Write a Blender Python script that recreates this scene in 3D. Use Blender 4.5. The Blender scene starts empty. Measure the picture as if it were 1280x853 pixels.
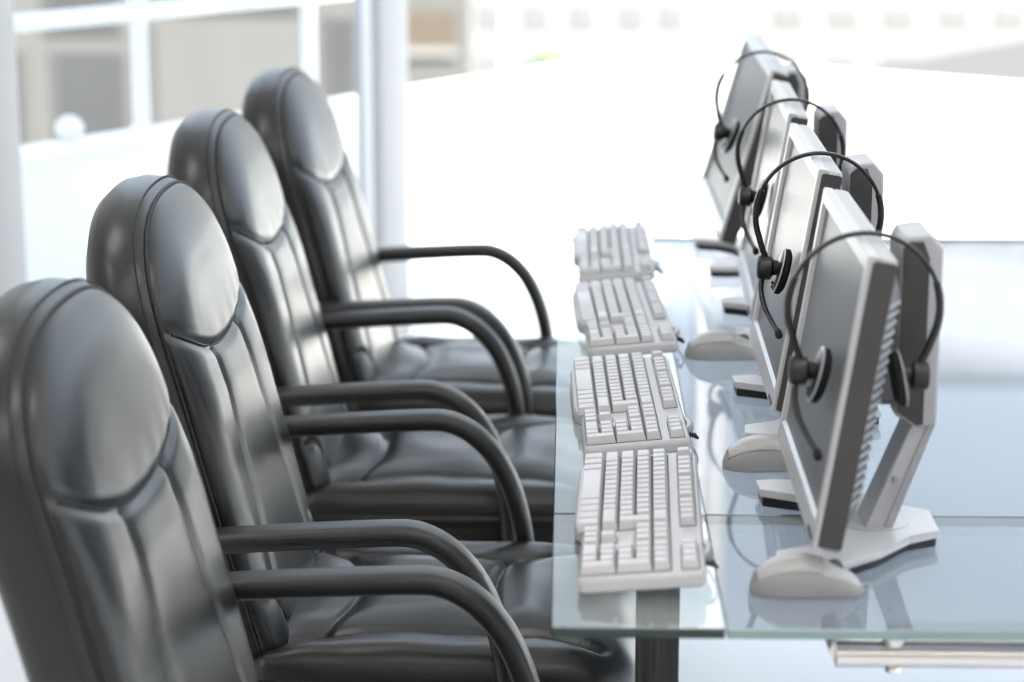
import bpy, bmesh, math, random
import numpy as np
from mathutils import Vector, Matrix
random.seed(4)
R = math.radians
scene = bpy.context.scene
C = scene.collection
# ------------------------------------------------------------------ camera
ZC = 1.508
cam_d = bpy.data.cameras.new('camera'); cam = bpy.data.objects.new('camera', cam_d); C.objects.link(cam)
cam.location = (0, 0, ZC)
cam.rotation_euler = (R(90 - 13.1955), 0, R(1.4341))
cam_d.sensor_width = 36; cam_d.lens = 2800 / 1280 * 36
cam_d.clip_end = 600; cam_d.clip_start = .05
cam_d.dof.use_dof = True; cam_d.dof.focus_distance = 2.82; cam_d.dof.aperture_fstop = 3.3
scene.camera = cam
# ------------------------------------------------------------------ sky, exposure
w = bpy.data.worlds.new('sky'); scene.world = w; w.use_nodes = True
bg = w.node_tree.nodes['Background']
bg.inputs[0].default_value = (.76, .87, 1.0, 1); bg.inputs[1].default_value = 1.7
sun_d = bpy.data.lights.new('sun', 'SUN'); sun = bpy.data.objects.new('sun', sun_d); C.objects.link(sun)
sun_d.energy = 20.0; sun_d.angle = R(6); sun_d.color = (1, .94, .85)
sun.rotation_euler = Vector((.45, -.62, .65)).to_track_quat('Z', 'Y').to_euler()
sun.location = (-4, -10, 20)
vs = scene.view_settings
vs.view_transform = 'Standard'; vs.look = 'None'; vs.gamma = 1; vs.exposure = 0.35; vs.use_curve_mapping = False

# ------------------------------------------------------------------ materials
MATS = {}
def mat(name, col, rough=.5, metal=0, ior=1.5, bump=None, coat=0, var=None, emit=None, spec=None):
    m = bpy.data.materials.new(name); m.use_nodes = True
    nt = m.node_tree; b = nt.nodes['Principled BSDF']
    b.inputs['Base Color'].default_value = (*col, 1)
    b.inputs['Roughness'].default_value = rough
    b.inputs['Metallic'].default_value = metal
    b.inputs['IOR'].default_value = ior
    b.inputs['Coat Weight'].default_value = coat
    if spec is not None: b.inputs['Specular IOR Level'].default_value = spec
    tc = nt.nodes.new('ShaderNodeTexCoord')
    if var:                                   # (scale, amount)
        n = nt.nodes.new('ShaderNodeTexNoise'); n.inputs['Scale'].default_value = var[0]; n.inputs['Detail'].default_value = 4
        nt.links.new(tc.outputs['Object'], n.inputs['Vector'])
        mx = nt.nodes.new('ShaderNodeMix'); mx.data_type = 'RGBA'
        mx.inputs[6].default_value = (*[c * (1 - var[1]) for c in col], 1)
        mx.inputs[7].default_value = (*[min(1, c * (1 + var[1])) for c in col], 1)
        nt.links.new(n.outputs['Fac'], mx.inputs[0]); nt.links.new(mx.outputs[2], b.inputs['Base Color'])
    if bump:                                  # (scale, strength, distance)
        n = nt.nodes.new('ShaderNodeTexNoise'); n.inputs['Scale'].default_value = bump[0]; n.inputs['Detail'].default_value = 3
        nt.links.new(tc.outputs['Object'], n.inputs['Vector'])
        bp = nt.nodes.new('ShaderNodeBump'); bp.inputs['Strength'].default_value = bump[1]; bp.inputs['Distance'].default_value = bump[2]
        nt.links.new(n.outputs['Fac'], bp.inputs['Height']); nt.links.new(bp.outputs['Normal'], b.inputs['Normal'])
    MATS[name] = m
    return m
mat('leather', (.008, .0076, .0074), .32, ior=1.55, bump=(380, .06, .0005), var=(9, .12))
mat('thread', (.006, .006, .007), .6)
mat('arm_plastic', (.013, .013, .0135), .42, bump=(700, .05, .0004))
mat('black_plastic', (.012, .012, .013), .35)
mat('foam', (.008, .008, .009), .95, bump=(500, .4, .001))
mat('grey_rim', (.45, .46, .48), .3)
mat('silver', (.54, .54, .55), .32, metal=.25, var=(30, .03))
mat('base_silver', (.60, .60, .61), .35, metal=.1, var=(30, .03))
mat('pale_silver', (.41, .41, .42), .35, metal=.1, var=(30, .03))
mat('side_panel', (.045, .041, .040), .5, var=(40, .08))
mat('back_dark', (.10, .10, .105), .45)
mat('slat', (.30, .30, .31), .4)
mat('well', (.07, .068, .07), .6)
mat('key', (.57, .565, .575), .42, var=(60, .04))
mat('key_body', (.50, .495, .505), .42, var=(40, .03))
mat('mouse', (.31, .308, .30), .28, var=(30, .03))
mat('mouse_shell', (.36, .357, .35), .25, var=(30, .03))
mat('steel', (.74, .71, .68), .28, metal=1)
mat('floor', (.82, .83, .86), .35, var=(1.2, .02))
mat('terrace', (.80, .80, .80), .7, var=(2, .02))
mat('white_paint', (.88, .88, .88), .55, var=(3, .015))
mat('column_paint', (.45, .445, .44), .5, var=(3, .015))
mat('wall_paint', (.80, .80, .80), .7, var=(2, .015))
mat('wall_grey', (.74, .71, .68), .7, var=(2, .02))
mat('facade_grey', (.085, .085, .084), .8, var=(.6, .1))
mat('facade_dark', (.040, .041, .043), .6, var=(.5, .15))
mat('facade_mid', (.090, .090, .088), .6, var=(.4, .1))
mat('facade_white', (.19, .19, .188), .8, var=(.3, .03))
mat('facade_brown', (.075, .06, .044), .8, var=(.5, .08))
mat('pane_far', (.135, .14, .145), .5)
mat('roof_grey', (.085, .082, .086), .8, var=(.2, .06))
mat('leafy', (.12, .20, .05), .7, var=(3, .3))
mat('bark', (.10, .07, .05), .8)
mat('tinted_top', (.22, .25, .27), .015, ior=1.62)
def see_through(m, tint, fac):
    nt = m.node_tree; b = nt.nodes['Principled BSDF']; out = nt.nodes['Material Output']
    t = nt.nodes.new('ShaderNodeBsdfTransparent'); t.inputs[0].default_value = (*tint, 1)
    mx = nt.nodes.new('ShaderNodeMixShader'); mx.inputs[0].default_value = fac
    nt.links.new(b.outputs[0], mx.inputs[1]); nt.links.new(t.outputs[0], mx.inputs[2]); nt.links.new(mx.outputs[0], out.inputs[0])
see_through(MATS['tinted_top'], (.88, .92, 1.0), .35)
mat('tinted_edge', (.24, .33, .32), .15)
mat('clear_edge', (.015, .035, .032), .08)

def glassmat(name, tint, ior, haze=0):
    m = bpy.data.materials.new(name); m.use_nodes = True; nt = m.node_tree
    nt.nodes.remove(nt.nodes['Principled BSDF']); out = nt.nodes['Material Output']
    t = nt.nodes.new('ShaderNodeBsdfTransparent'); t.inputs[0].default_value = (*tint, 1)
    g = nt.nodes.new('ShaderNodeBsdfGlossy'); g.inputs['Roughness'].default_value = .01
    f0 = nt.nodes.new('ShaderNodeFresnel'); f0.inputs['IOR'].default_value = ior
    ge = nt.nodes.new('ShaderNodeNewGeometry'); iv = nt.nodes.new('ShaderNodeMath'); iv.operation = 'SUBTRACT'; iv.inputs[0].default_value = 1
    f = nt.nodes.new('ShaderNodeMath'); f.operation = 'MULTIPLY'
    nt.links.new(ge.outputs['Backfacing'], iv.inputs[1]); nt.links.new(f0.outputs[0], f.inputs[0]); nt.links.new(iv.outputs[0], f.inputs[1])
    mx = nt.nodes.new('ShaderNodeMixShader')
    nt.links.new(f.outputs[0], mx.inputs[0]); nt.links.new(t.outputs[0], mx.inputs[1]); nt.links.new(g.outputs[0], mx.inputs[2])
    if haze:
        df = nt.nodes.new('ShaderNodeBsdfDiffuse'); df.inputs[0].default_value = (.85, .9, .88, 1)
        m2 = nt.nodes.new('ShaderNodeMixShader'); m2.inputs[0].default_value = haze
        nt.links.new(mx.outputs[0], m2.inputs[1]); nt.links.new(df.outputs[0], m2.inputs[2]); mx = m2
    nt.links.new(mx.outputs[0], out.inputs[0]); MATS[name] = m
glassmat('clear_glass', (.95, .98, .975), 1.6, .08)
glassmat('window_glass', (.97, .98, .98), 1.12)

def woodmat():
    m = mat('dark_wood', (.03, .026, .024), .55); nt = m.node_tree; b = nt.nodes['Principled BSDF']
    tc = nt.nodes.new('ShaderNodeTexCoord'); mp = nt.nodes.new('ShaderNodeMapping'); mp.inputs['Scale'].default_value = (160, 160, 5)
    n = nt.nodes.new('ShaderNodeTexNoise'); n.inputs['Scale'].default_value = 1; n.inputs['Detail'].default_value = 5
    cr = nt.nodes.new('ShaderNodeValToRGB')
    cr.color_ramp.elements[0].position = .35; cr.color_ramp.elements[0].color = (.014, .012, .011, 1)
    cr.color_ramp.elements[1].position = .7; cr.color_ramp.elements[1].color = (.065, .058, .054, 1)
    nt.links.new(tc.outputs['Object'], mp.inputs[0]); nt.links.new(mp.outputs[0], n.inputs['Vector'])
    nt.links.new(n.outputs['Fac'], cr.inputs[0]); nt.links.new(cr.outputs[0], b.inputs['Base Color'])
woodmat()
mat('screen', (.13, .135, .145), .28, ior=1.14)
mat('screen_rim', (.02, .02, .022), .4)

# ------------------------------------------------------------------ mesh helpers
def obj(name, me, m=None, parent=None, smooth=True, loc=None, rot=None):
    o = bpy.data.objects.new(name, me); C.objects.link(o)
    if m is not None and not me.materials: me.materials.append(MATS[m])
    if smooth and len(me.polygons): me.polygons.foreach_set('use_smooth', [True] * len(me.polygons))
    if parent: o.parent = parent
    if loc: o.location = loc
    if rot: o.rotation_euler = rot
    return o
def empty(name, loc, rz=0):
    o = bpy.data.objects.new(name, None); C.objects.link(o); o.location = loc; o.rotation_euler = (0, 0, rz)
    o.empty_display_size = .05
    return o
def tag(o, label=None, cat=None, group=None, kind=None):
    for k, v in (('label', label), ('category', cat), ('group', group), ('kind', kind)):
        if v: o[k] = v
    return o
def finish(bm, name):
    bmesh.ops.recalc_face_normals(bm, faces=bm.faces)
    me = bpy.data.meshes.new(name); bm.to_mesh(me); bm.free(); return me
def sharp(me, ang=35):
    me.polygons.foreach_set('use_smooth', [True] * len(me.polygons)); me.set_sharp_from_angle(angle=R(ang)); return me
def box(name, x0, x1, y0, y1, z0, z1, bev=0, seg=2):
    bm = bmesh.new(); bmesh.ops.create_cube(bm, size=1)
    for v in bm.verts:
        v.co = ((x0 + x1) / 2 + v.co.x * (x1 - x0), (y0 + y1) / 2 + v.co.y * (y1 - y0), (z0 + z1) / 2 + v.co.z * (z1 - z0))
    if bev: bmesh.ops.bevel(bm, geom=bm.edges[:], offset=bev, segments=seg, affect='EDGES', profile=.5)
    return sharp(finish(bm, name), 15)
def prism(name, pts, z0, z1, bev=0, seg=2, axis='z', ang=40):
    """polygon extruded along an axis; pts in the other two axes (x,y) / (x,z) / (y,z)"""
    bm = bmesh.new()
    def P(a, b, c): return {'z': (a, b, c), 'y': (a, c, b), 'x': (c, a, b)}[axis]
    lo = [bm.verts.new(P(a, b, z0)) for a, b in pts]; hi = [bm.verts.new(P(a, b, z1)) for a, b in pts]
    bm.faces.new(lo); bm.faces.new(hi); n = len(pts)
    for i in range(n): bm.faces.new((lo[i], lo[(i + 1) % n], hi[(i + 1) % n], hi[i]))
    if bev: bmesh.ops.bevel(bm, geom=[e for e in bm.edges], offset=bev, segments=seg, affect='EDGES', profile=.5)
    return sharp(finish(bm, name), 18 if bev else ang)
def frames(path, up=(0, 1, 0)):
    path = [Vector(p) for p in path]; out = []; n0 = Vector(up)
    for i, p in enumerate(path):
        a = path[max(i - 1, 0)]; b = path[min(i + 1, len(path) - 1)]
        t = (b - a).normalized(); s = (n0 - t * n0.dot(t))
        s = s.normalized() if s.length > 1e-6 else t.orthogonal().normalized()
        n0 = s; out.append((p, t, s, t.cross(s)))
    return out
def sweep(name, path, prof, up=(0, 1, 0), closed=False, scale=None):
    """prof: list of (along up-ish axis, along binormal)"""
    bm = bmesh.new(); rings = []
    for i, (p, t, s, b) in enumerate(frames(path, up)):
        k = scale[i] if scale else 1
        rings.append([bm.verts.new(p + s * (q[0] * k) + b * (q[1] * k)) for q in prof])
    n = len(prof); m = len(rings)
    for i in range(m if closed else m - 1):
        for j in range(n):
            bm.faces.new((rings[i][j], rings[i][(j + 1) % n], rings[(i + 1) % m][(j + 1) % n], rings[(i + 1) % m][j]))
    if not closed: bm.faces.new(rings[0]); bm.faces.new(rings[-1])
    return sharp(finish(bm, name), 45)
def circ(r, n=8): return [(r * math.cos(2 * math.pi * i / n), r * math.sin(2 * math.pi * i / n)) for i in range(n)]
def rrect(w, h, r, k=3):
    out = []
    for cx, cy, a0 in ((w / 2 - r, h / 2 - r, 0), (-w / 2 + r, h / 2 - r, 90), (-w / 2 + r, -h / 2 + r, 180), (w / 2 - r, -h / 2 + r, 270)):
        for i in range(k + 1):
            a = R(a0 + 90 * i / k); out.append((cx + r * math.cos(a), cy + r * math.sin(a)))
    return out
def tube(name, path, r, n=8, up=(0, 1, 0), closed=False): return sweep(name, path, circ(r, n), up, closed)
def smooth_path(pts, n=8):
    """Catmull-Rom through the points"""
    P = [Vector(p) for p in pts]; P = [2 * P[0] - P[1]] + P + [2 * P[-1] - P[-2]]; out = []
    for i in range(1, len(P) - 2):
        for k in range(n):
            t = k / n; a, b, c, d = P[i - 1], P[i], P[i + 1], P[i + 2]
            out.append(.5 * ((2 * b) + (c - a) * t + (2 * a - 5 * b + 4 * c - d) * t * t + (3 * b - a - 3 * c + d) * t ** 3))
    out.append(P[-2]); return out
def lathe(name, prof, n=20, axis='z'):
    """prof: (radius, height) list"""
    bm = bmesh.new(); rings = []
    for r, h in prof:
        ring = []
        for i in range(n):
            a = 2 * math.pi * i / n; x, y = r * math.cos(a), r * math.sin(a)
            ring.append(bm.verts.new({'z': (x, y, h), 'x': (h, x, y), 'y': (x, h, y)}[axis]))
        rings.append(ring)
    for a, b in zip(rings, rings[1:]):
        for i in range(n): bm.faces.new((a[i], a[(i + 1) % n], b[(i + 1) % n], b[i]))
    bm.faces.new(rings[0]); bm.faces.new(rings[-1])
    return sharp(finish(bm, name), 40)
def gridmesh(name, V, flip=False):
    nu, nv, _ = V.shape
    verts = V.reshape(-1, 3).tolist(); faces = []
    for i in range(nu - 1):
        for j in range(nv - 1):
            a, b, c, d = i * nv + j, (i + 1) * nv + j, (i + 1) * nv + j + 1, i * nv + j + 1
            faces.append((a, d, c, b) if flip else (a, b, c, d))
    me = bpy.data.meshes.new(name); me.from_pydata(verts, [], faces); me.update(); return me
def seg_dist(X, Y, poly):
    d = np.full(X.shape, 1e9)
    for (ax, ay), (bx, by) in zip(poly, poly[1:]):
        dx, dy = bx - ax, by - ay; L = dx * dx + dy * dy + 1e-12
        t = np.clip(((X - ax) * dx + (Y - ay) * dy) / L, 0, 1)
        d = np.minimum(d, np.hypot(X - ax - t * dx, Y - ay - t * dy))
    return d
def copy_tree(o, parent=None):
    c = o.copy(); C.objects.link(c); c.parent = parent
    for ch in o.children: copy_tree(ch, c)
    return c

# ------------------------------------------------------------------ the place: building grid is turned 34 degrees
D1 = Vector((.564, .826, 0)); D2 = Vector((.826, -.564, 0))
CORN = Vector((.52, 7.925, 0))
ROTZ = math.atan2(D1.y, D1.x)                       # local x runs along D1, local y = -D2
def uv(u, v, z=0): return CORN - D1 * u + D2 * v + Vector((0, 0, z))
def slab(name, pts, z0, z1, m, kind='structure'):
    o = obj(name, prism(name, [(p.x, p.y) for p in pts], z0, z1), m, smooth=False)
    if kind: o['kind'] = kind
    return o
RU, RV = 10.5, 7.5
slab('floor', [uv(0, 0), uv(RU, 0), uv(RU, RV), uv(0, RV)], -.05, 0, 'floor')
tO = [uv(-.38, -.62), uv(RU, -.62), uv(RU, -.002), uv(-.002, -.002), uv(-.002, RV), uv(-.38, RV)]
slab('terrace_floor', tO, -.05, -.002, 'terrace')
slab('ceiling', [uv(2.2, -.1), uv(RU, -.1), uv(RU, RV), uv(2.2, RV)], 3.0, 3.1, 'wall_paint')  # unseen; front edge set so sun reaches the terrace, not the desk
slab('wall_left', [uv(3.45, -.06), uv(RU, -.06), uv(RU, .06), uv(3.45, .06)], -.05, 3.0, 'wall_grey')  # unseen; made solid to cut light from the left
slab('wall_back', [uv(RU, -.1), uv(RU + .12, -.1), uv(RU + .12, RV + .12), uv(RU, RV + .12)], -.05, 3.0, 'wall_grey')
slab('wall_right', [uv(5.0, RV), uv(RU, RV), uv(RU, RV + .12), uv(5.0, RV + .12)], -.05, 3.0, 'wall_grey')
# unseen fill light panels added under the ceiling to brighten the interior
def emitter(name, col, st):
    m = bpy.data.materials.new(name); m.use_nodes = True; b = m.node_tree.nodes['Principled BSDF']
    b.inputs['Emission Color'].default_value = (*col, 1); b.inputs['Emission Strength'].default_value = st; MATS[name] = m
emitter('fill_glow', (1.0, .95, .90), 4.2)
for u in (5.3, 7.1, 8.9):
    for v in (1.5, 3.6, 5.7):
        p = uv(u, v, 2.998); lp = empty('ceiling_lamp', p, ROTZ); tag(lp, 'unseen fill light panel added under the office ceiling', 'lamp', 'added fill light panels')
        obj('frame', box('frame', -.62, .62, -.32, .32, -.012, 0), 'white_paint', lp, smooth=False)
        obj('fill_diffuser', box('fill_diffuser', -.59, .59, -.29, .29, -.018, -.010), 'fill_glow', lp, smooth=False)
# window columns and glass
colu_left = [0, 1.863, 3.33]
def column(name, u, v):
    p = uv(u, v)
    o = obj(name, prism(name, rrect(.13, .10, .012, 2), 0, 3.6), 'column_paint', loc=(p.x, p.y, 0), rot=(0, 0, ROTZ))
    c = obj('base_plate', prism('base_plate', rrect(.17, .14, .01, 1), 0, .02), 'white_paint', o); 
    s = obj('glazing_bead', prism('glazing_bead', rrect(.145, .03, .005, 1), .02, 3.6), 'white_paint', o)
    o['kind'] = 'structure'; return o
n = 1
for u in colu_left: column('trim_%d' % n, u, 0); n += 1
for v in (2.5, 5.0, 7.44): column('trim_%d' % n, 0, v); n += 1
for u in (2.5, 4.93): column('trim_%d' % n, u, 7.44); n += 1
k = 1
for a, b in zip(colu_left, colu_left[1:]):
    slab('window_%d' % k, [uv(a + .066, -.006), uv(b - .066, -.006), uv(b - .066, .006), uv(a + .066, .006)], .0, 3.55, 'window_glass'); k += 1
for a, b in ((0, 2.5), (2.5, 5.0), (5.0, 7.44)):
    slab('window_%d' % k, [uv(-.006, a + .066), uv(-.006, b - .066), uv(.006, b - .066), uv(.006, a + .066)], .0, 3.55, 'window_glass'); k += 1
for a, b in ((0, 2.5), (2.5, 4.93)):
    slab('window_%d' % k, [uv(a + .066, 7.434), uv(b - .066, 7.434), uv(b - .066, 7.446), uv(a + .066, 7.446)], .0, 3.55, 'window_glass'); k += 1
# parapets: one wall per side, rounded coping
def parapet(name, a, b):
    wl = slab(name, [a[0], a[1], b[1], b[0]], -.05, .585, 'white_paint')
    return wl
parapet('wall_parapet_left', (uv(RU, -.545), uv(RU, -.665)), (uv(-.31, -.545), uv(-.43, -.665)))
parapet('wall_parapet_far', (uv(-.31, -.545), uv(-.43, -.665)), (uv(-.31, RV), uv(-.43, RV)))
def coping(name, a, b):
    d = (b - a).normalized()
    o = obj(name, sweep(name, [a, b], rrect(.035, .15, .012, 2), up=(0, 0, 1)), 'white_paint'); o['kind'] = 'structure'
coping('trim_20', uv(RU, -.605, .60), uv(-.445, -.605, .60)); coping('trim_21', uv(-.37, -.53, .60), uv(-.37, RV, .60))
# handrail over the left parapet: one thing with posts
def railing(name, label, p0, p1, posts):
    root = empty(name, p0); tag(root, label, 'railing')
    L = (p1 - p0); d = L.normalized()
    obj('handrail', tube('handrail', [Vector((0, 0, .345)), L + Vector((0, 0, .345))], .025, 12, up=(0, 0, 1)), 'white_paint', root)
    for t in posts:
        q = d * t
        po = obj('post', lathe('post', [(.034, 0), (.034, .012), (.023, .02), (.023, .385)], 14), 'white_paint', root, loc=q)
        obj('ball_cap', lathe('ball_cap', [(.02, .375), (.034, .385), (.038, .40), (.034, .418), (.018, .432), (.004, .436)], 14), 'white_paint', po)
pl0 = uv(RU, -.605, .617); pl1 = uv(-.30, -.605, .617)
def along_left(px):                                    # distance along the parapet where a picture column meets it
    k = (px - 712) / 2800.0 / .9957
    a = pl0; b = pl1 - pl0; t = (k * a.y - a.x) / (b.x - k * b.y); return t * b.length
railing('terrace_railing', 'white tubular handrail on ball-capped posts above the parapet beside the chairs', pl0, pl1, [along_left(178), along_left(390), along_left(178) - 1.5, along_left(178) - 3, along_left(178) - 4.5, along_left(390) + 1.05])
railing('terrace_railing', 'white tubular handrail on the parapet beyond the monitors', uv(-.37, -.40, .617), uv(-.37, RV, .617), [.3, 1.8, 3.3, 4.8, 6.3])
# small white globe lamp standing on the parapet
gp = pl0 + (pl1 - pl0).normalized() * along_left(86)
gl = empty('parapet_lamp', gp); tag(gl, 'small white globe lamp standing on the white parapet', 'lamp')
obj('base', lathe('base', [(.035, 0), (.035, .006), (.018, .01), (.018, .02)], 16), 'white_paint', gl)
obj('globe', lathe('globe', [(.016, .014), (.032, .022), (.040, .042), (.032, .062), (.016, .074), (.003, .077)], 16), 'white_paint', gl)

# ------------------------------------------------------------------ town beyond the terrace (all stand below the eye line and above it)
def pxdir(x, y):
    """direction of a picture point"""
    p = R(13.1955); yw = R(1.4341)
    a = (x - 640) / 2800; b = (y - 426.5) / 2800
    vx, vy, vz = a, math.cos(p) - b * math.sin(p), -math.sin(p) - b * math.cos(p)
    return Vector((vx * math.cos(yw) - vy * math.sin(yw), vx * math.sin(yw) + vy * math.cos(yw), vz))
def at_y(x, y, Y): d = pxdir(x, y); return Vector((0, 0, ZC)) + d * (Y / d.y)
def on_z(x, y, z): d = pxdir(x, y); return Vector((0, 0, ZC)) + d * ((z - ZC) / d.z)
def building(name, label, x0, x1, Y, depth, z0, z1, wall, cols, rows, wd, ht, pane='pane_far', roofc='roof_grey', frame='facade_white'):
    root = empty(name, ((x0 + x1) / 2, Y, z0)); tag(root, label, 'building')
    hw = (x1 - x0) / 2
    obj('wall', box('wall', -hw, hw, 0, depth, 0, z1 - z0), wall, root, smooth=False)
    obj('roof', box('roof', -hw - .3, hw + .3, -.3, depth + .3, z1 - z0, z1 - z0 + .5), roofc, root, smooth=False)
    fm = box('window', -wd / 2 - .08, wd / 2 + .08, -.10, .02, -ht / 2 - .08, ht / 2 + .08); pm = box('pane', -wd / 2, wd / 2, -.13, -.09, -ht / 2, ht / 2)
    for cx in cols:
        for rz in rows:
            f = obj('window', fm, frame, root, smooth=False, loc=(cx - (x0 + x1) / 2, 0, rz - z0)); obj('pane', pm, pane, f, smooth=False)
    return root
# white block straight ahead
Y0 = 140; cs = [at_y(x, 0, Y0).x for x in (556, 614, 671, 728, 790, 840)]
building('office_block', 'long white office block with small grey windows behind the keyboards', at_y(574, 0, Y0).x, at_y(880, 0, Y0).x, Y0, 18, -34, 9, 'facade_white', cs[1:], [-22.8, -19.75, -16.7, -13.65, -10.6, -7.5, -4.4, -1.3, 1.8, 4.9], 1.5, 1.45)
Y1 = 175; b0 = at_y(905, 0, Y1).x
building('tower_block', 'tall white tower with rows of faint windows behind the monitors', b0, b0 + 34, Y1, 20, -34, 44, 'facade_white', [at_y(987, 0, Y1).x + 4.25 * i for i in range(-1, 7)], [-13.7 + 3.6 * i for i in range(-3, 15)], 2.3, 1.5)
# brown block between the columns
Y2 = 90
bb = building('narrow_block', 'narrow brown block with a pale lower storey beside the white offices', at_y(440, 0, Y2).x, at_y(571, 0, Y2).x, Y2, 12, -24, -1.2, 'facade_mid', [], [], 1, 1)
za, zb = at_y(540, 60, Y2).z, at_y(540, 14, Y2).z
obj('brown_panel', box('brown_panel', -2.0, 2.05, -.15, .02, za + 24, zb + 24), 'facade_brown', bb, smooth=False)
obj('sill', box('sill', -2.1, 2.1, -.3, .02, za + 23.7, za + 24), 'facade_white', bb, smooth=False)
# grey block to the left with broad shop windows
Y3 = 60
gx0, gx1 = at_y(-60, 0, Y3).x, at_y(452, 0, Y3).x; gc = (gx0 + gx1) / 2
gb = building('grey_block', 'grey block with broad dark windows behind the white handrail', gx0, gx1, Y3, 14, -20, -1.5, 'facade_grey', [], [], 1, 1)
for (xa, xb, ya, yb, m) in ((72, 162, 64, 215, 'facade_dark'), (196, 378, 34, 190, 'facade_mid'), (412, 446, 22, 150, 'facade_dark'), (-40, 36, 64, 215, 'facade_dark'), (60, 150, -30, 36, 'facade_dark'), (190, 370, -40, 8, 'facade_dark')):
    a, b = at_y(xa, ya, Y3), at_y(xb, yb, Y3)
    f = obj('window', box('window', a.x - gc - .12, b.x - gc + .12, -.12, .02, b.z + 20 - .12, a.z + 20 + .12), 'facade_mid', gb, smooth=False)
    obj('pane', box('pane', a.x - gc, b.x - gc, -.16, -.10, b.z + 20, a.z + 20), m, f, smooth=False)
# low annex with a grey flat roof to the right
rp = [on_z(1020, 112, -3), on_z(1300, 130, -3), on_z(1420, 24, -3), on_z(1070, 87, -3)]
rc = sum(rp, Vector()) / 4
an = empty('low_annex', (rc.x, rc.y, -12)); tag(an, 'low annex with a grey flat roof seen over the white parapet', 'building')
obj('wall', prism('wall', [(p.x - rc.x, p.y - rc.y) for p in rp], 0, 8.8), 'facade_white', an, smooth=False)
obj('roof', prism('roof', [(p.x - rc.x, p.y - rc.y) for p in rp], 8.8, 9), 'roof_grey', an, smooth=False)
tp = at_y(692, 78, 70)
tr = empty('treetop', (tp.x, 70, tp.z - 7)); tag(tr, 'small green tree rising just over the white parapet', 'tree')
bm = bmesh.new(); bmesh.ops.create_icosphere(bm, subdivisions=3, radius=.8)
for v in bm.verts: v.co *= 1 + random.uniform(-.22, .22)
for v in bm.verts: v.co.z += 6.4
obj('crown', finish(bm, 'crown'), 'leafy', tr, smooth=False)
obj('trunk', lathe('trunk', [(.16, 0), (.09, 6.2)], 8), 'bark', tr)
g = obj('street_ground', box('street_ground', -200, 200, 12, 320, -36, -34), 'roof_grey', smooth=False); g['kind'] = 'structure'

# ------------------------------------------------------------------ glass desk
T = .73; GT = .011
desk = empty('glass_desk', (.65, 3.14, 0)); tag(desk, 'long glass-topped desk on dark wooden legs with steel tube frame', 'desk')
OX, OY = .65, 3.14
YA, YJ, YB = 2.083, 2.452, 4.19
def pane(name, x0, x1, y0, y1, top, edge, label):
    me = box(name, x0 - OX, x1 - OX, y0 - OY, y1 - OY, T - GT, T, .0012, 1)
    me.materials.append(MATS[top]); me.materials.append(MATS[edge]); me.materials.append(MATS['clear_edge'])
    for p in me.polygons: p.material_index = 0 if abs(p.normal.z) > .9 or (top == 'clear_glass' and p.normal.x > .5) or (top == 'tinted_top' and p.normal.x < -.5) else 1
    if y0 > YJ:
        for p in me.polygons:
            if p.normal.y < -.5: p.material_index = 2
    o = obj(name, me, None, desk, smooth=False); o['label'] = label; return o
pane('clear_pane', -.014, .1585, YA, YJ - .0015, 'clear_glass', 'clear_edge', 'clear glass strip under the keyboards')
pane('clear_pane', -.014, .1585, YJ + .0015, YB, 'clear_glass', 'clear_edge', 'clear glass strip under the keyboards')
pane('tinted_pane', .1595, 1.31, YA, YJ - .0015, 'tinted_top', 'tinted_edge', 'glossy blue-grey glass pane')
pane('tinted_pane', .1595, 1.31, YJ + .0015, YB, 'tinted_top', 'tinted_edge', 'glossy blue-grey glass pane')
for (x, y) in ((.1085, 2.49), (.1085, 3.912), (1.20, 2.49), (1.20, 3.912)):
    obj('leg', box('leg', x - .0245 - OX, x + .0245 - OX, y - .03 - OY, y + .03 - OY, 0, T - GT - .001, .002, 1), 'dark_wood', desk)
def dl(*p): return [Vector((a - OX, b - OY, c)) for a, b, c in p]
obj('frame_tube', tube('frame_tube', dl((.272, 2.128, .688), (1.2, 2.128, .688)), .0135, 16, up=(0, 0, 1)), 'steel', desk)
obj('frame_tube', tube('frame_tube', dl((.279, 2.135, .688), (.279, 2.215, .688)), .0125, 14, up=(0, 0, 1)), 'steel', desk)
obj('support_rail', box('support_rail', .345 - OX, 1.2 - OX, 2.148 - OY, 2.160 - OY, .700, .712, .001, 1), 'steel', desk)
for x in (.33, .9): obj('clamp', lathe('clamp', [(.010, .698), (.012, .702), (.012, .712), (.008, .7185)], 14), 'steel', desk, loc=(x - OX, 2.128 - OY, 0))
for x in (.33, .9): obj('bolt', lathe('bolt', [(.004, .668), (.008, .670), (.008, .675), (.003, .677)], 10), 'steel', desk, loc=(x - OX, 2.128 - OY, 0))

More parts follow.
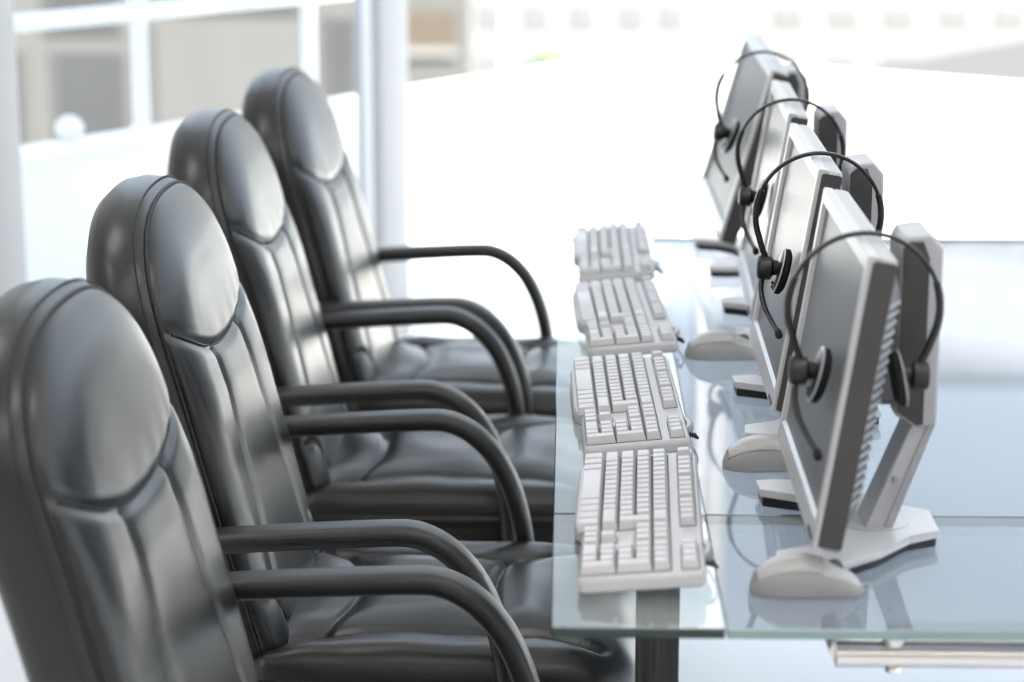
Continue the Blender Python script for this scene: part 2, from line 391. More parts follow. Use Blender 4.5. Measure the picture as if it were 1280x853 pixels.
# ------------------------------------------------------------------ office chair
HW = .222; ZT = 1.030; ZB = .44; AH = .168; NE = 2.5
PROF_Z = np.array([.38, .44, .52, .63, .70, .78, .85, .90, .95, 1.0, 1.06])
PROF_X = np.array([-.222, -.240, -.262, -.290, -.308, -.328, -.347, -.361, -.374, -.385, -.394])
def xl(z): return np.interp(z, PROF_Z, PROF_X)
def ztop(s): return ZT - AH * (1 - np.power(np.clip(1 - np.abs(s / HW) ** NE, 0, 1), 1 / NE))
def zU(s): return .832 + .055 * np.abs(s / HW) ** 2.2
ang = np.linspace(-math.pi / 2, math.pi / 2, 61)
top_line = [(HW * math.sin(a), float(ztop(HW * math.sin(a)))) for a in ang]
outline = [(-HW + .004 * k / 12, ZB + (ZT - AH - ZB) * k / 12) for k in range(13)]
outline = [(-HW + .010, ZB)] + [(-HW + .010 * (1 - k / 12) ** 2, ZB + (ZT - AH - ZB) * k / 12) for k in range(1, 12)] + top_line + [(HW - .010 * (1 - k / 12) ** 2, ZB + (ZT - AH - ZB) * k / 12) for k in range(11, 0, -1)] + [(HW - .010, ZB)]
def vseam(sg): return [(sg * s, z) for s, z in ((.088, .838), (.090, .80), (.098, .74), (.110, .67), (.122, .60), (.130, .54), (.130, .48), (.126, .44))]
def larc(sg): return [(sg * s, z) for s, z in ((.222, .536), (.19, .538), (.165, .528), (.148, .505), (.138, .47), (.134, .43))]
useam = [(s, float(zU(s))) for s in np.linspace(-HW, HW, 41)]
def front_off(S, Z):
    e = seg_dist(S, Z, outline)
    r = np.where(Z > zU(S), .075, .05 + .025 * np.clip((Z - zU(S)) / .10 + 1, 0, 1)); q = np.clip(e / r, 0, 1)
    off = .031 * np.sqrt(np.clip(1 - (1 - q) ** 2, 0, 1))
    dU = seg_dist(S, Z, useam)
    above = Z > zU(S)
    pil = np.clip(dU / .07, 0, 1); pil = np.sqrt(np.clip(1 - (1 - pil) ** 2, 0, 1))
    off += np.where(above, .003 * pil * np.clip(e / .10, 0, 1), 0)
    off += np.where(~above, .004 * np.clip(dU / .05, 0, 1), 0)
    off -= .0065 * np.exp(-(dU / .008) ** 2)
    dv = np.minimum(seg_dist(S, Z, vseam(1)), seg_dist(S, Z, vseam(-1)))
    off -= np.where(~above, .0050 * np.exp(-(dv / .0065) ** 2) + .0022 * np.exp(-(dv / .025) ** 2), 0)
    da = np.minimum(seg_dist(S, Z, larc(1)), seg_dist(S, Z, larc(-1)))
    off -= .006 * np.exp(-(da / .007) ** 2) * np.clip(e / .012, .25, 1)
    # gathered leather under the headrest and soft pull lines
    off += np.where(above, .0005 * np.sin(S * 95 + 1.2 + 9 * S * S * 20) * np.exp(-(dU / .035) ** 2) * np.clip(e / .05, 0, 1), 0)
    off += .0004 * np.sin(Z * 31 + S * 17) * np.sin(S * 23 - Z * 9) * np.clip(e / .05, 0, 1)
    return off
def back_pt(S, Z, off): return np.stack([xl(Z) + off * .97, S, Z + off * .22 * 0 + 0 * S], -1)
def make_chair():
    ch = empty('office_chair', (0, 0, 0))
    # backrest (below the headrest seam) and headrest (above it)
    S1 = HW * np.sin(np.linspace(-math.pi / 2, math.pi / 2, 97))
    t = np.linspace(0, 1, 81) ** .9
    Sg = np.repeat(S1[:, None], 81, 1); Zg = ZB + (zU(S1)[:, None] - ZB) * t[None]
    edge = HW - .010 * np.clip((ZT - AH - Zg) / (ZT - AH - ZB), 0, 1) ** 2
    Sg = Sg * edge / HW
    obj('backrest', gridmesh('backrest', back_pt(Sg, Zg, front_off(Sg, Zg))), 'leather', ch)
    t = np.sin(np.linspace(0, math.pi / 2, 61))
    zt = np.maximum(ztop(S1), zU(S1) + .0005)
    Sg = np.repeat(S1[:, None], 61, 1); Zg = zU(S1)[:, None] + (zt - zU(S1))[:, None] * t[None]
    hr = obj('headrest', gridmesh('headrest', back_pt(Sg, Zg, front_off(Sg, Zg))), 'leather', ch)
    # side band and rear shell
    N = len(outline); bm = bmesh.new(); rings = []
    O = np.array(outline); cs, cz = 0.0, .72
    for dx, grow in ((0, 0), (-.004, .004), (-.014, .009), (-.040, .011), (-.062, .006), (-.074, -.006), (-.082, -.028), (-.086, -.07), (-.088, -.12)):
        ring = []
        for (s, z) in outline:
            d = Vector((s - cs, z - cz)); L = d.length; nrm = Vector((s / HW ** 2 * .06, (z - cz) / .30 ** 2 * .06)); nrm = nrm.normalized() if nrm.length > 0 else nrm
            q = Vector((s, z)) + nrm * grow if grow > -.02 else Vector((cs, cz)) + d * max(.05, 1 + grow / .22)
            ring.append(bm.verts.new((float(xl(min(max(z, .4), 1.06))) + dx, q.x, q.y)))
        rings.append(ring)
    for a, b in zip(rings, rings[1:]):
        for i in range(N): bm.faces.new((a[i], a[(i + 1) % N], b[(i + 1) % N], b[i]))
    bm.faces.new(rings[-1])
    me = sharp(finish(bm, 'back_shell'), 70)
    sh = obj('back_shell', me, 'leather', ch)
    pip = [Vector((float(xl(z)) + .0005, s * 1.004, z + .0012)) for s, z in outline]
    obj('piping', tube('piping', pip, .0024, 6, up=(1, 0, 0)), 'thread', sh)
    st = [Vector((float(xl(z)) - .0125, s * 1.043, .72 + (z - .72) * 1.030)) for s, z in outline[6:-6]]
    obj('stitching', tube('stitching', st, .0011, 5, up=(1, 0, 0)), 'thread', sh)
    us = np.array(useam[1:-1]); X = back_pt(us[:, 0], us[:, 1], front_off(us[:, 0], us[:, 1]) + .001)
    obj('seam', tube('seam', [Vector(p) for p in X.tolist()], .0019, 6, up=(1, 0, 0)), 'thread', hr)
    for sg in (1, -1):
        for pl in (vseam(sg), larc(sg)):
            us = np.array([(p.x, p.y) for p in smooth_path([(a, b, 0) for a, b in pl], 5)]); us = us[np.abs(us[:, 0]) < HW - .006]
            X = back_pt(us[:, 0], us[:, 1], front_off(us[:, 0], us[:, 1]) + .0008)
            obj('seam', tube('seam', [Vector(p) for p in X.tolist()], .0014, 5, up=(1, 0, 0)), 'thread', ch)
    # seat cushion
    x0, x1, sw = -.265, .245, .240
    def so(n=15):                                     # rounded outline of the seat
        out = []
        for cx, cy, a0, r in ((x1 - .07, sw - .07, 0, .07), (x0 + .03, sw - .03, 90, .03), (x0 + .03, -sw + .03, 180, .03), (x1 - .07, -sw + .07, 270, .07)):
            for i in range(n + 1):
                a = R(a0 + 90 * i / n); out.append((cx + r * math.cos(a), cy + r * math.sin(a)))
        return out
    out = so(); per = []
    for (ax, ay), (bx, by) in zip(out, out[1:] + out[:1]):
        kk = max(1, int(math.hypot(bx - ax, by - ay) / .006)); per += [(ax + (bx - ax) * i / kk, ay + (by - ay) * i / kk) for i in range(kk)]
    out = per; loop = out + [out[0]]
    bseam = [(-.175, -.16), (-.158, -.12), (-.140, -.05), (-.136, 0), (-.140, .05), (-.158, .12), (-.175, .16)]
    fseam = [(.065, -.15), (.050, -.10), (.042, 0), (.050, .10), (.065, .15)]
    lse = lambda sg: [(-.235, sg * .205), (-.20, sg * .172), (-.16, sg * .158), (-.08, sg * .152), (.05, sg * .150), (.12, sg * .160), (.19, sg * .195)]
    seams = [bseam, fseam, lse(1), lse(-1)]
    dseams = [[(p.x, p.y) for p in smooth_path([(a, b, 0) for a, b in sm], 5)] for sm in seams]
    gx = np.linspace(0, 1, 91); gy = np.linspace(-1, 1, 91)
    # polar-ish grid: shrink the outline towards a centre line
    nr = 46; O = np.array(out); cen = np.stack([np.clip(O[:, 0], x0 + .12, x1 - .16), O[:, 1] * .0], -1)
    tt = 1 - np.linspace(0, 1, nr) ** 1.15
    G = cen[:, None, :] + (O - cen)[:, None, :] * tt[None, :, None]
    X, Y = G[..., 0], G[..., 1]
    def zfun(X, Y):
        e = seg_dist(X, Y, loop); q = np.clip(e / .036, 0, 1)
        zz = .436 + .040 * np.sqrt(np.clip(1 - (1 - q) ** 2, 0, 1)) + .014 * np.clip(e / .15, 0, 1)
        for sm in dseams:
            d = seg_dist(X, Y, sm); zz = zz - .007 * np.exp(-(d / .007) ** 2) - .008 * np.exp(-(d / .03) ** 2)
        zz = zz + .0018 * np.sin(X * 37 + Y * 11) * np.sin(Y * 29 - X * 13)
        return zz - .020 * np.clip((X - .13) / .115, 0, 1) ** 2
    zz = zfun(X, Y)
    V = np.stack([X, Y, zz], -1); V = np.concatenate([V, V[:1]], 0)
    seat = obj('seat', gridmesh('seat', V, True), 'leather', ch)
    bm = bmesh.new(); bm.from_mesh(seat.data); bmesh.ops.remove_doubles(bm, verts=bm.verts, dist=1e-5); bmesh.ops.recalc_face_normals(bm, faces=bm.faces); bm.to_mesh(seat.data); bm.free()
    seat.data.polygons.foreach_set('use_smooth', [True] * len(seat.data.polygons))
    def zseat(p):
        return float(zfun(np.array([p[0]]), np.array([p[1]]))[0])
    for sm in seams:
        pts = smooth_path([(a, b, 0) for a, b in sm], 5)
        obj('seam', tube('seam', [Vector((p.x, p.y, zseat(p) + .0004)) for p in pts], .0016, 5, up=(0, 0, 1)), 'thread', seat)
    def edge_z(p): return .436 - .020 * max(0, min(1, (p[0] - .13) / .115)) ** 2
    bm = bmesh.new(); rings = []
    for dz, gr in ((0, 0), (-.004, .003), (-.025, .004), (-.055, .001), (-.070, -.008), (-.080, -.03)):
        rings.append([bm.verts.new((p[0] * (1 + gr / .25), p[1] * (1 + gr / .24), edge_z(p) + dz)) for p in out])
    for a, b in zip(rings, rings[1:]):
        for i in range(len(out)): bm.faces.new((a[i], a[(i + 1) % len(out)], b[(i + 1) % len(out)], b[i]))
    bm.faces.new(rings[-1])
    sb = obj('seat_band', sharp(finish(bm, 'seat_band'), 60), 'leather', ch)
    for dz, r in ((0.0, .0022), (-.009, .0010)):
        obj('piping' if r > .002 else 'stitching', tube('piping', [Vector((p[0] * 1.006, p[1] * 1.006 + (0 if r > .002 else math.copysign(.0035, p[1])), edge_z(p) + dz)) for p in out], r, 6, up=(0, 0, 1), closed=True), 'thread', sb)
    # arms
    prof = rrect(.048, .027, .011, 3)
    path = [(-.335, 0, .628), (-.20, 0, .638), (-.12, 0, .643), (-.066, 0, .6455), (-.040, 0, .644), (-.014, 0, .634), (.010, 0, .616), (.032, 0, .590), (.050, 0, .556), (.064, 0, .515), (.073, 0, .470), (.077, 0, .425), (.076, 0, .385)]
    path = smooth_path(path, 3)
    am = sweep('armrest', path, prof, up=(0, 1, 0))
    gm = tube('groove', [Vector((p.x, -.0235, p.z)) for p in path[2:-2]], .0016, 5)
    gm2 = tube('groove', [Vector((p.x, .0235, p.z)) for p in path[2:-2]], .0016, 5)
    for sg in (-1, 1):
        a = obj('armrest', am, 'arm_plastic', ch, loc=(0, sg * .266, 0))
        obj('groove', gm if sg < 0 else gm2, 'thread', a)
        obj('arm_bracket', box('arm_bracket', .045, .105, min(sg * .15, sg * .288), max(sg * .15, sg * .288), .352, .366, .003, 1), 'arm_plastic', a).location = (0, -sg * .266, 0)
        obj('arm_bracket', box('arm_bracket', -.335, -.300, min(sg * .22, sg * .25), max(sg * .22, sg * .25), .618, .640, .003, 2), 'arm_plastic', a).location = (0, -sg * .266, 0)
    # mechanism, gas lift, five star base and casters
    obj('mechanism', box('mechanism', -.14, .14, -.09, .09, .325, .372, .012, 2), 'black_plastic', ch)
    obj('back_bracket', sweep('back_bracket', smooth_path([(-.10, 0, .345), (-.24, 0, .345), (-.315, 0, .38), (-.345, 0, .46), (-.365, 0, .56)], 4), rrect(.08, .014, .005, 1), up=(0, 1, 0)), 'black_plastic', ch)
    obj('gas_lift', lathe('gas_lift', [(.026, .10), (.026, .24), (.018, .245), (.018, .33)], 16), 'black_plastic', ch)
    sp = sweep('base_spoke', [(.0, 0, .108), (.06, 0, .107), (.18, 0, .088), (.265, 0, .072)], rrect(.045, .03, .008, 2), up=(0, 1, 0), scale=[1, 1, .85, .65])
    ca = lathe('caster', [(.012, -.022), (.025, -.019), (.027, -.010), (.020, -.003), (.020, .003), (.027, .010), (.025, .019), (.012, .022)], 14, axis='y')
    ph = random.random()
    for i in range(5):
        a = 2 * math.pi * (i + .3) / 5
        s = obj('base_spoke', sp, 'black_plastic', ch, rot=(0, 0, a))
        obj('caster', ca, 'black_plastic', s, loc=(.262, 0, .027)); 
        obj('caster_stem', lathe('caster_stem', [(.006, .03), (.006, .075)], 8), 'black_plastic', s, loc=(.255, 0, 0))
    return ch
proto = make_chair()
chairs = [(-.120, 2.192, -2.9, 'black leather office chair at the row end farthest from the windows'),
          (-.140, 2.900, -1.2, 'black leather office chair second in the row, counted from the steel-tube end'),
          (-.162, 3.608, -.3, 'black leather office chair third in the row, next to the window-side chair'),
          (-.130, 4.215, -3.5, 'black leather office chair at the end of the row beside the window')]
for i, (x, y, a, lab) in enumerate(chairs):
    o = proto if i == 0 else copy_tree(proto)
    o.location = (x, y, 0); o.rotation_euler = (0, 0, R(a)); tag(o, lab, 'chair', 'office chairs along the glass desk')

# ------------------------------------------------------------------ keyboards
U = .0187
keymesh = {}
def keymesh_for(ux, uy, curved=False):
    k = (round(ux, 4), round(uy, 4), curved)
    if k not in keymesh:
        bm = bmesh.new(); a, b = ux / 2, uy / 2
        lv = [(a, b, 0), (a - .0006, b - .0006, .004), (a - .0021, b - .0024, .0098), (a - .0029, b - .0033, .0102)]
        rings = []
        for (p, q, z) in lv: rings.append([bm.verts.new((sx * p - (.0006 if z > .005 else 0), sy * q, z)) for sx, sy in ((1, 1), (-1, 1), (-1, -1), (1, -1))])
        for r, s in zip(rings, rings[1:]):
            for i in range(4): bm.faces.new((r[i], r[(i + 1) % 4], s[(i + 1) % 4], s[i]))
        c = bm.verts.new((0, 0, .0094))
        for i in range(4): bm.faces.new((rings[-1][i], rings[-1][(i + 1) % 4], c))
        keymesh[k] = sharp(finish(bm, 'key'), 30)
    return keymesh[k]
KL = .443
def make_keyboard():
    kb = empty('keyboard', (0, 0, 0))
    yn = -KL / 2
    left = [(-.064, yn + .005), (-.064, yn + .160), (-.072, yn + .178), (-.0735, yn + .20), (-.0735, yn + .400), (-.068, yn + .425), (-.060, yn + .4415)]
    right = [(.062, KL / 2), (.067, KL / 2 - .006), (.068, 0), (.068, yn + .006), (.063, yn)]
    ol = left + right + [(-.059, yn)]
    bm = bmesh.new(); rings = []
    def inset(p, d):
        return (p[0] - math.copysign(min(d, abs(p[0])), p[0]), p[1] - math.copysign(d, p[1]) if abs(p[1]) > KL / 2 - .02 else p[1])
    for d, z in ((.003, 0), (.0, .003), (.0, .011), (.0015, .0155), (.003, .017)): rings.append([bm.verts.new((*inset(p, d), z)) for p in ol])
    for r, s in zip(rings, rings[1:]):
        for i in range(len(ol)): bm.faces.new((r[i], r[(i + 1) % len(ol)], s[(i + 1) % len(ol)], s[i]))
    bm.faces.new(rings[0]); bm.faces.new(rings[-1])
    obj('body', sharp(finish(bm, 'body'), 35), 'key_body', kb)
    # dark wells under the key blocks
    rx = [-.0515 + U * i for i in range(5)] + [-.0515 + U * 5 + .0105]
    ynp = yn + .010; ynav = ynp + 4 * U + .006; ym = ynav + 3 * U + .006
    for (xa, xb, ya, yb) in ((rx[0] - .011, rx[4] + .010, ym - .001, ym + 15 * U + .001), (rx[0] - .0095, rx[4] + .010, ynp - .001, ynp + 4 * U + .001), (rx[3] - .0095, rx[4] + .010, ynav - .001, ynav + 3 * U + .001), (rx[0] - .0095, rx[0] + .0095, ynav - .001, ynav + 3 * U + .001), (rx[1] - .0095, rx[1] + .0095, ynav + U - .001, ynav + 2 * U + .001),
                             (rx[5] - .0095, rx[5] + .0095, ym - .001, ym + 15 * U + .001), (rx[5] - .0095, rx[5] + .0095, ynp - .001, ynp + 4 * U + .001)):
        obj('key_well', box('key_well', xa, xb, ya, yb, .0168, .0174), 'well', kb, smooth=False)
    def key(x, y, ux=1, uy=1, dx=.0, wx=None):
        me = keymesh_for(wx or (ux * U - .0012), uy * U - .0012)
        z = .0172 + .06 * (0)
        obj('key', me, 'key', kb, loc=(x + dx, y, z), smooth=False)
    far = ym + 15 * U
    def row(r, widths, **kwa):
        y = far
        for wd in widths:
            if wd > 0: key(rx[r], y - wd * U / 2, 1, wd, **kwa)
            y -= abs(wd) * U
    row(4, [1] * 13 + [2]); row(3, [1.5] + [1] * 12); row(2, [1.75] + [1] * 12); row(1, [2.25] + [1] * 10 + [2.75])
    key((rx[2] + rx[3]) / 2, ym + .625 * U, 2, 1.25)
    row(0, [1.25, 1.25, 1.25, 6.25, 1.25, 1.25, 1.25, 1.25], dx=-.0035, wx=.0245)
    row(5, [1, -1, 1, 1, 1, 1, -.5, 1, 1, 1, 1, -.5, 1, 1, 1, 1])
    for c in range(3):
        y = ynav + (c + .5) * U; key(rx[4], y); key(rx[3], y); key(rx[0], y)
        if c == 1: key(rx[1], y)
    for c in range(4):
        y = ynp + (c + .5) * U; key(rx[4], y); key(rx[5], y)
        if c > 0: key(rx[3], y); key(rx[2], y); key(rx[1], y)
    key((rx[2] + rx[3]) / 2, ynp + .5 * U, 2, 1); key((rx[0] + rx[1]) / 2, ynp + .5 * U, 2, 1)
    key(rx[0], ynp + 1.5 * U); key(rx[0], ynp + 3 * U, 1, 2)
    # palm lip, hub bump, feet, cable
    obj('hub_bump', sweep('hub_bump', [(.066, yn + .062, .009), (.0705, yn + .068, .010), (.073, yn + .085, .010), (.0705, yn + .105, .010), (.066, yn + .112, .009)], rrect(.012, .008, .003, 2), up=(0, 0, 1)), 'pale_silver', kb)
    for y in (-.17, .17): obj('foot', box('foot', .050, .058, y - .014, y + .014, -.0085, .004, .001, 1), 'key_body', kb)
    cb = obj('cable', tube('cable', smooth_path([(.066, yn + .052, .008), (.076, yn + .053, .006), (.080, yn + .060, .000), (.078, yn + .085, -.0050), (.070, yn + .12, -.0055), (.058, yn + .16, -.0045), (.045, yn + .26, -.0020)], 5), .0017, 8, up=(0, 0, 1)), 'black_plastic', kb)
    for i in range(5): obj('strain_relief', lathe('strain_relief', [(.002, -.001), (.0034, -.0006), (.0034, .0006), (.002, .001)], 10, axis='x'), 'black_plastic', cb, loc=(.0685 + .0022 * i, yn + .0525, .0078 - .0005 * i))
    return kb
kproto = make_keyboard()
TILT = R(5.2)
kbs = [(.0845, 2.168, -1.9, 'grey keyboard at the steel-tube end of the desk, above the dark leg'),
       (.0830, 2.662, 1.2, 'grey keyboard second from the steel-tube end of the desk'),
       (.0890, 3.190, 2.2, 'grey keyboard third from the steel-tube end, beside a lone mouse'),
       (.0835, 3.715, 0.0, 'grey keyboard at the window end of the desk')]
for i, (x, y, a, lab) in enumerate(kbs):
    o = kproto if i == 0 else copy_tree(kproto)
    o.location = (x, y + KL / 2, T + .0715 * math.sin(TILT) + .0012); o.rotation_euler = (0, -TILT, R(a)); tag(o, lab, 'keyboard', 'keyboards in a row on the glass')

# ------------------------------------------------------------------ mice
def make_mouse():
    ms = empty('computer_mouse', (0, 0, 0))
    L = .118
    def wid(t): return .0275 * (np.clip(1 - np.abs(2 * t - 1) ** 3.2, 0, 1)) ** .42 * (1 - .10 * np.exp(-((t - .55) / .2) ** 2))
    def hei(t): return .037 * np.clip(np.sin(math.pi * np.clip(t, 0, 1) ** .80), 0, 1) ** .62
    def P(t, ph):                                      # ph 0..pi across the dome
        c, s = np.cos(ph), np.sin(ph)
        return np.stack([-L / 2 + L * t, wid(t) * np.sign(c) * np.abs(c) ** .75, .002 + hei(t) * np.abs(s) ** .72], -1)
    def patch(name, t0, t1, p0, p1, off, m, nt=26, npp=22, parent=ms):
        tt, pp = np.meshgrid(np.linspace(t0, t1, nt), np.linspace(p0, p1, npp), indexing='ij')
        V = P(tt, pp); ctr = np.array([0, 0, .008]); d = V - ctr; V = V + d / np.linalg.norm(d, axis=-1, keepdims=True) * off
        o = obj(name, gridmesh(name, V, True), m, parent)
        if off:
            md = o.modifiers.new('thick', 'SOLIDIFY'); md.thickness = .0012; md.offset = -1
        return o
    body = patch('body', 0.002, .998, 0, math.pi, 0, 'mouse', 48, 40)
    obj('underside', prism('underside', [(float(-L / 2 + L * t), float(wid(t)) * .985) for t in np.linspace(.01, .99, 20)] + [(float(-L / 2 + L * t), -float(wid(t)) * .985) for t in np.linspace(.99, .01, 20)], .0008, .0035), 'mouse', ms)
    tl = .60
    patch('palm_shell', .05, tl - .005, .62, math.pi - .62, .0008, 'mouse_shell')
    patch('button', tl + .005, .965, .55, math.pi / 2 - .07, .0008, 'mouse_shell')
    patch('button', tl + .005, .965, math.pi / 2 + .07, math.pi - .55, .0008, 'mouse_shell')
    obj('scroll_wheel', lathe('scroll_wheel', [(.006, -.003), (.0085, -.002), (.0085, .002), (.006, .003)], 16, axis='y'), 'back_dark', ms, loc=(.028, 0, .0265))
    obj('cable_sleeve', lathe('cable_sleeve', [(.0026, .054), (.0026, .061), (.0018, .064)], 10, axis='x'), 'mouse', ms, loc=(0, 0, .0065))
    return ms
mproto = make_mouse()
for i, (x, y, a, lab) in enumerate([(.2485, 2.195, 1, 'grey mouse at the steel-tube end, beside the first monitor base'), (.2505, 2.648, 2, 'grey mouse half hidden by the screen of the first monitor'), (.2330, 3.222, 1, 'grey mouse between the third keyboard and the third monitor')]):
    o = mproto if i == 0 else copy_tree(mproto)
    o.location = (x, y, T); o.rotation_euler = (0, 0, R(a)); tag(o, lab, 'mouse', 'computer mice on the glass')

# ------------------------------------------------------------------ monitors
MW, MH, MD = .421, .308, .030
def make_monitor(tilt, zc, xc):
    """root on the table under the panel's front centre; +x is behind the screen"""
    mo = empty('monitor', (0, 0, 0))
    pn = bpy.data.objects.new('panel', box('panel', .010, MD, -MW / 2, MW / 2, -MH / 2, MH / 2, .004, 2)); C.objects.link(pn)
    pn.data.materials.append(MATS['pale_silver']); pn.parent = mo; pn.location = (0, 0, zc); pn.rotation_euler = (0, tilt, 0)
    # bezel ring
    bm = bmesh.new()
    def rect(y0, y1, z0, z1, x): return [bm.verts.new((x, y, z)) for y, z in ((y0, z0), (y1, z0), (y1, z1), (y0, z1))]
    bt, bb, bs = .016, .026, .016
    o0 = rect(-MW / 2, MW / 2, -MH / 2, MH / 2, .0105); o1 = rect(-MW / 2, MW / 2, -MH / 2, MH / 2, .002); o2 = rect(-MW / 2 + .002, MW / 2 - .002, -MH / 2 + .002, MH / 2 - .002, 0)
    i1 = rect(-MW / 2 + bs, MW / 2 - bs, -MH / 2 + bb, MH / 2 - bt, 0.0005); i2 = rect(-MW / 2 + bs + .003, MW / 2 - bs - .003, -MH / 2 + bb + .003, MH / 2 - bt - .003, .0055)
    for r, s in ((o0, o1), (o1, o2), (o2, i1), (i1, i2)):
        for i in range(4): bm.faces.new((r[i], r[(i + 1) % 4], s[(i + 1) % 4], s[i]))
    obj('bezel', sharp(finish(bm, 'bezel'), 25), 'silver', pn)
    obj('screen', box('screen', .005, .0105, -MW / 2 + bs + .001, MW / 2 - bs - .001, -MH / 2 + bb + .001, MH / 2 - bt - .001), 'screen', pn, smooth=False)
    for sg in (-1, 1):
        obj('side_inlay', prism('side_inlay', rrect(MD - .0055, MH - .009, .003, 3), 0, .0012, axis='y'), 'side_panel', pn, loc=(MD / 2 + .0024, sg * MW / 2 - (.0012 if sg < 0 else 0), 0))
    for i in range(5): obj('button', box('button', -.0012, .001, -MW / 2 + .012 + .009 * i, -MW / 2 + .018 + .009 * i, -MH / 2 + .006, -MH / 2 + .011, .0005, 1), 'black_plastic', pn)
    # back cover with vent slats
    bm = bmesh.new()
    a = [bm.verts.new((MD, y, z)) for y, z in ((-.195, -.142), (.195, -.142), (.195, .142), (-.195, .142))]
    b = [bm.verts.new((MD + .018, y, z)) for y, z in ((-.15, -.115), (.15, -.115), (.15, .11), (-.15, .11))]
    bm.faces.new(a); bm.faces.new(b)
    for i in range(4): bm.faces.new((a[i], a[(i + 1) % 4], b[(i + 1) % 4], b[i]))
    bc = obj('back_cover', sharp(finish(bm, 'back_cover'), 20), 'back_dark', pn)
    slat = sweep('vent_slat', [(MD + .002, -.1935, 0), (MD + .0195, -.150, 0), (MD + .0195, .150, 0), (MD + .002, .1935, 0)], rrect(.0040, .0018, .0006, 1), up=(0, 0, 1))
    for i in range(21): obj('vent_slat', slat, 'slat', bc, loc=(0, 0, -.108 + .0105 * i), smooth=False)
    # stand: column in real depth behind the panel, leaning foot, boomerang base
    cx = .095
    colp = [(cx - .016, .150), (cx - .016, .335), (cx - .010, .345), (cx + .016, .348), (cx + .030, .332), (cx + .030, .138), (cx + .010, .135)]
    col = obj('stand_column', prism('stand_column', colp, -.042, .042, .003, 2, axis='y'), 'pale_silver', mo)
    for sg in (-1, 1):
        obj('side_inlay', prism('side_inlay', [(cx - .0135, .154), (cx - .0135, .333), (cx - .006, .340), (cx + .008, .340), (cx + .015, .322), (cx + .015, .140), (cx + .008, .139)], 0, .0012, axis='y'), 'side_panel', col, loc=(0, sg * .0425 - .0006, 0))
    foot = obj('stand_leg', prism('stand_leg', [(cx + .004, .137), (cx + .030, .140), (cx - .014, .016), (cx - .044, .016)], -.030, .030, .002, 1, axis='y'), 'silver', mo)
    obj('edge_strip', prism('edge_strip', [(cx + .023, .140), (cx + .031, .140), (cx - .013, .016), (cx - .022, .016)], -.032, .032, axis='y'), 'pale_silver', foot)
    obj('cable_clip', lathe('cable_clip', [(.003, -.034), (.004, -.031), (.004, -.029)], 10, axis='y'), 'pale_silver', foot, loc=(cx - .010, 0, .075))
    obj('hinge', box('hinge', MD + .012, cx - .008, -.04, .04, zc - .045, zc + .045, .006, 2), 'back_dark', mo)
    ol = [(-.052, -.148), (-.030, -.154), (.018, -.150), (.060, -.112), (.098, -.058), (.134, -.038)]
    il = [(-.050, -.110), (-.010, -.092), (.016, -.060), (.024, 0)]
    poly = ol + [(x, -y) for x, y in ol[::-1]] + [(x, -y) for x, y in il[:-1]] + il[::-1]
    obj('base_plate', prism('base_plate', poly, .0105, .019, .0015, 2), 'base_silver', mo)
    und = [(x + (.003 if x < 0 else -.003), y - math.copysign(.004, y) if abs(y) > 0 else y) for x, y in poly]
    obj('base_underside', prism('base_underside', und, 0.0004, .0105), 'black_plastic', mo)
    obj('pivot_ring', lathe('pivot_ring', [(.042, .0185), (.042, .0198), (.038, .0202)], 28), 'silver', mo, loc=(cx - .03, 0, 0))
    return mo
mons = [(.274, 2.380, .205, -.3, 8.7, 'silver flat monitor at the steel-tube end of the desk'),
        (.280, 2.886, .213, -.8, 9.2, 'silver flat monitor second from the steel-tube end of the desk'),
        (.297, 3.408, .213, -1.7, 9.2, 'silver flat monitor third from the steel-tube end of the desk'),
        (.292, 3.958, .232, 2.5, 15.5, 'silver flat monitor tilted farther back, at the window end of the desk')]
roots = []
for (x, y, zc, yaw, tl, lab) in mons:
    if not roots: o = make_monitor(R(tl), zc, x)
    else:
        o = copy_tree(roots[0])
        for c in o.children:
            if c.name.startswith('panel'): c.rotation_euler = (R(3.5) if tl > 15 else 0, R(tl), 0); c.location.z = zc
            if c.name.startswith('hinge'): c.location.z = zc - mons[0][2]
    o.location = (x, y, T); o.rotation_euler = (0, 0, R(yaw)); roots.append(o); tag(o, lab, 'monitor', 'monitors along the desk')

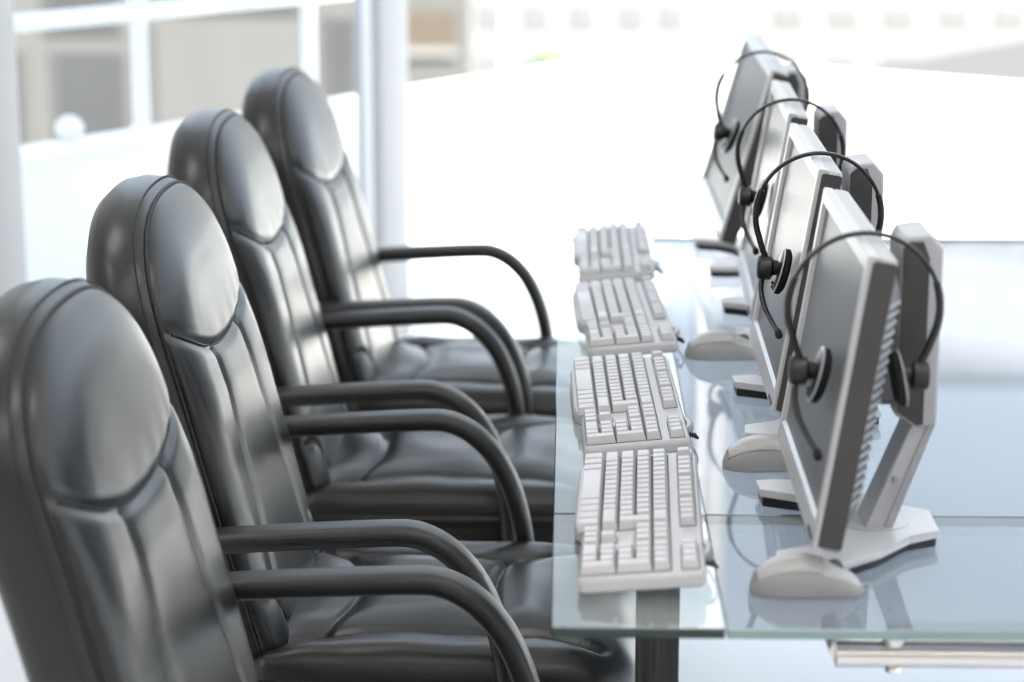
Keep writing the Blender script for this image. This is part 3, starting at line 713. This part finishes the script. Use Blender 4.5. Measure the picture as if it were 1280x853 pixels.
# ------------------------------------------------------------------ headsets hung over the monitors
def make_headset(rim='black_plastic'):
    """origin at the top of the band; the band lies in the local xz plane, front of the screen is -x"""
    hs = empty('headset', (0, 0, 0)); r = .0785
    pts = []
    for a in np.linspace(180 + 22, -22, 47):
        pts.append((r * math.cos(R(a)), 0, -r + r * math.sin(R(a))))
    L = Vector(pts[0]); Q = Vector(pts[-1])
    mid = pts[8:-8]
    obj('headband', sweep('headband', mid, rrect(.0095, .0046, .0018, 2), up=(0, 1, 0)), 'black_plastic', hs)
    for sg, seq in ((-1, pts[:10][::-1]), (1, pts[-10:])):
        end = seq[-1]
        seq = seq + [(end[0] - sg * .006, 0, end[2] - .018), (end[0] - sg * .014, 0, end[2] - .034)]
        sl = obj('slider', sweep('slider', smooth_path(seq, 2), rrect(.012, .0076, .003, 2), up=(0, 1, 0)), 'black_plastic', hs)
        for i in range(3): obj('notch', box('notch', -.001, .001, -.004, .004, -.0008, .0008), 'black_plastic', sl, loc=(seq[2][0] + sg * .0025, 0, seq[2][2] - .004 * i))
        hx, hz = end[0] - sg * .012, end[2] - .040
        cup = obj('ear_cup', lathe('ear_cup', [(.011, -.012), (.0145, -.0105), (.016, -.006), (.0155, .005), (.010, .008), (.009, .015)], 20, axis='x'), 'black_plastic', hs, loc=(hx, 0, hz))
        cup.rotation_euler = (0, 0, 0 if sg < 0 else math.pi)
        tilt = R(13)
        pd = obj('ear_plate', lathe('ear_plate', [(.012, .0140), (.027, .0150), (.0285, .0162), (.028, .0174)], 24, axis='x'), 'black_plastic', cup, rot=(0, tilt if sg < 0 else tilt, 0))
        rm = obj('rim', lathe('rim', [(.0280, .0152), (.0302, .0160), (.0302, .0168), (.0280, .0174)], 24, axis='x'), 'grey_rim', cup, rot=(0, tilt, 0)); rm['label'] = 'pale grey rim of the ear piece'
        obj('ear_cushion', lathe('ear_cushion', [(.027, .0172), (.0295, .0190), (.0295, .0235), (.024, .0270), (.012, .0260)], 24, axis='x'), 'foam', cup, rot=(0, tilt, 0))
        for i in range(2): obj('cable_bead', lathe('cable_bead', [(.002, -.002), (.0032, 0), (.002, .002)], 8), 'black_plastic', cup, loc=(.010, .002, -.020 - .005 * i))
        if sg < 0:
            bp = smooth_path([(-.004, -.004, -.008), (-.006, -.010, -.026), (-.002, -.024, -.044), (.006, -.050, -.058), (.013, -.082, -.066)], 6)
            bo = obj('microphone_boom', tube('microphone_boom', bp, .0033, 8, up=(1, 0, 0)), 'black_plastic', cup)
            obj('microphone', sweep('microphone', [bp[-1] + Vector((.0, .010, .001)), bp[-1], bp[-1] - Vector((0, .010, .001)), bp[-1] - Vector((0, .014, .0015))], circ(.0048, 10), up=(1, 0, 0), scale=[.6, 1, 1, .6]), 'foam', bo)
    return hs
hproto = make_headset()
hss = [(292, 1080, 'black headset clamped over the monitor at the steel-tube end'),
       (192, 1020, 'black headset with boom microphone hung over the second monitor from the steel-tube end'),
       (125, 990, 'black headset hung over the third monitor from the steel-tube end'),
       (66, 962, 'black headset hung over the tilted window-end monitor')]
for i, (py, px, lab) in enumerate(hss):
    x, y, zc, yaw, tl = mons[i][:5]
    zt = T + zc + MH / 2 * math.cos(R(tl)) + .003
    p = on_z(px, py, zt); xt = x + math.sin(R(tl)) * MH / 2 + MD * .5
    o = hproto if i == 0 else copy_tree(hproto)
    o.location = (xt - .002, p.y, zt + .0005); o.rotation_euler = (0, R(2 if tl < 15 else 9), R(yaw)); tag(o, lab, 'headset', 'headsets on the monitors')
    print('headset', i, o.location, 'ray x', p.x)
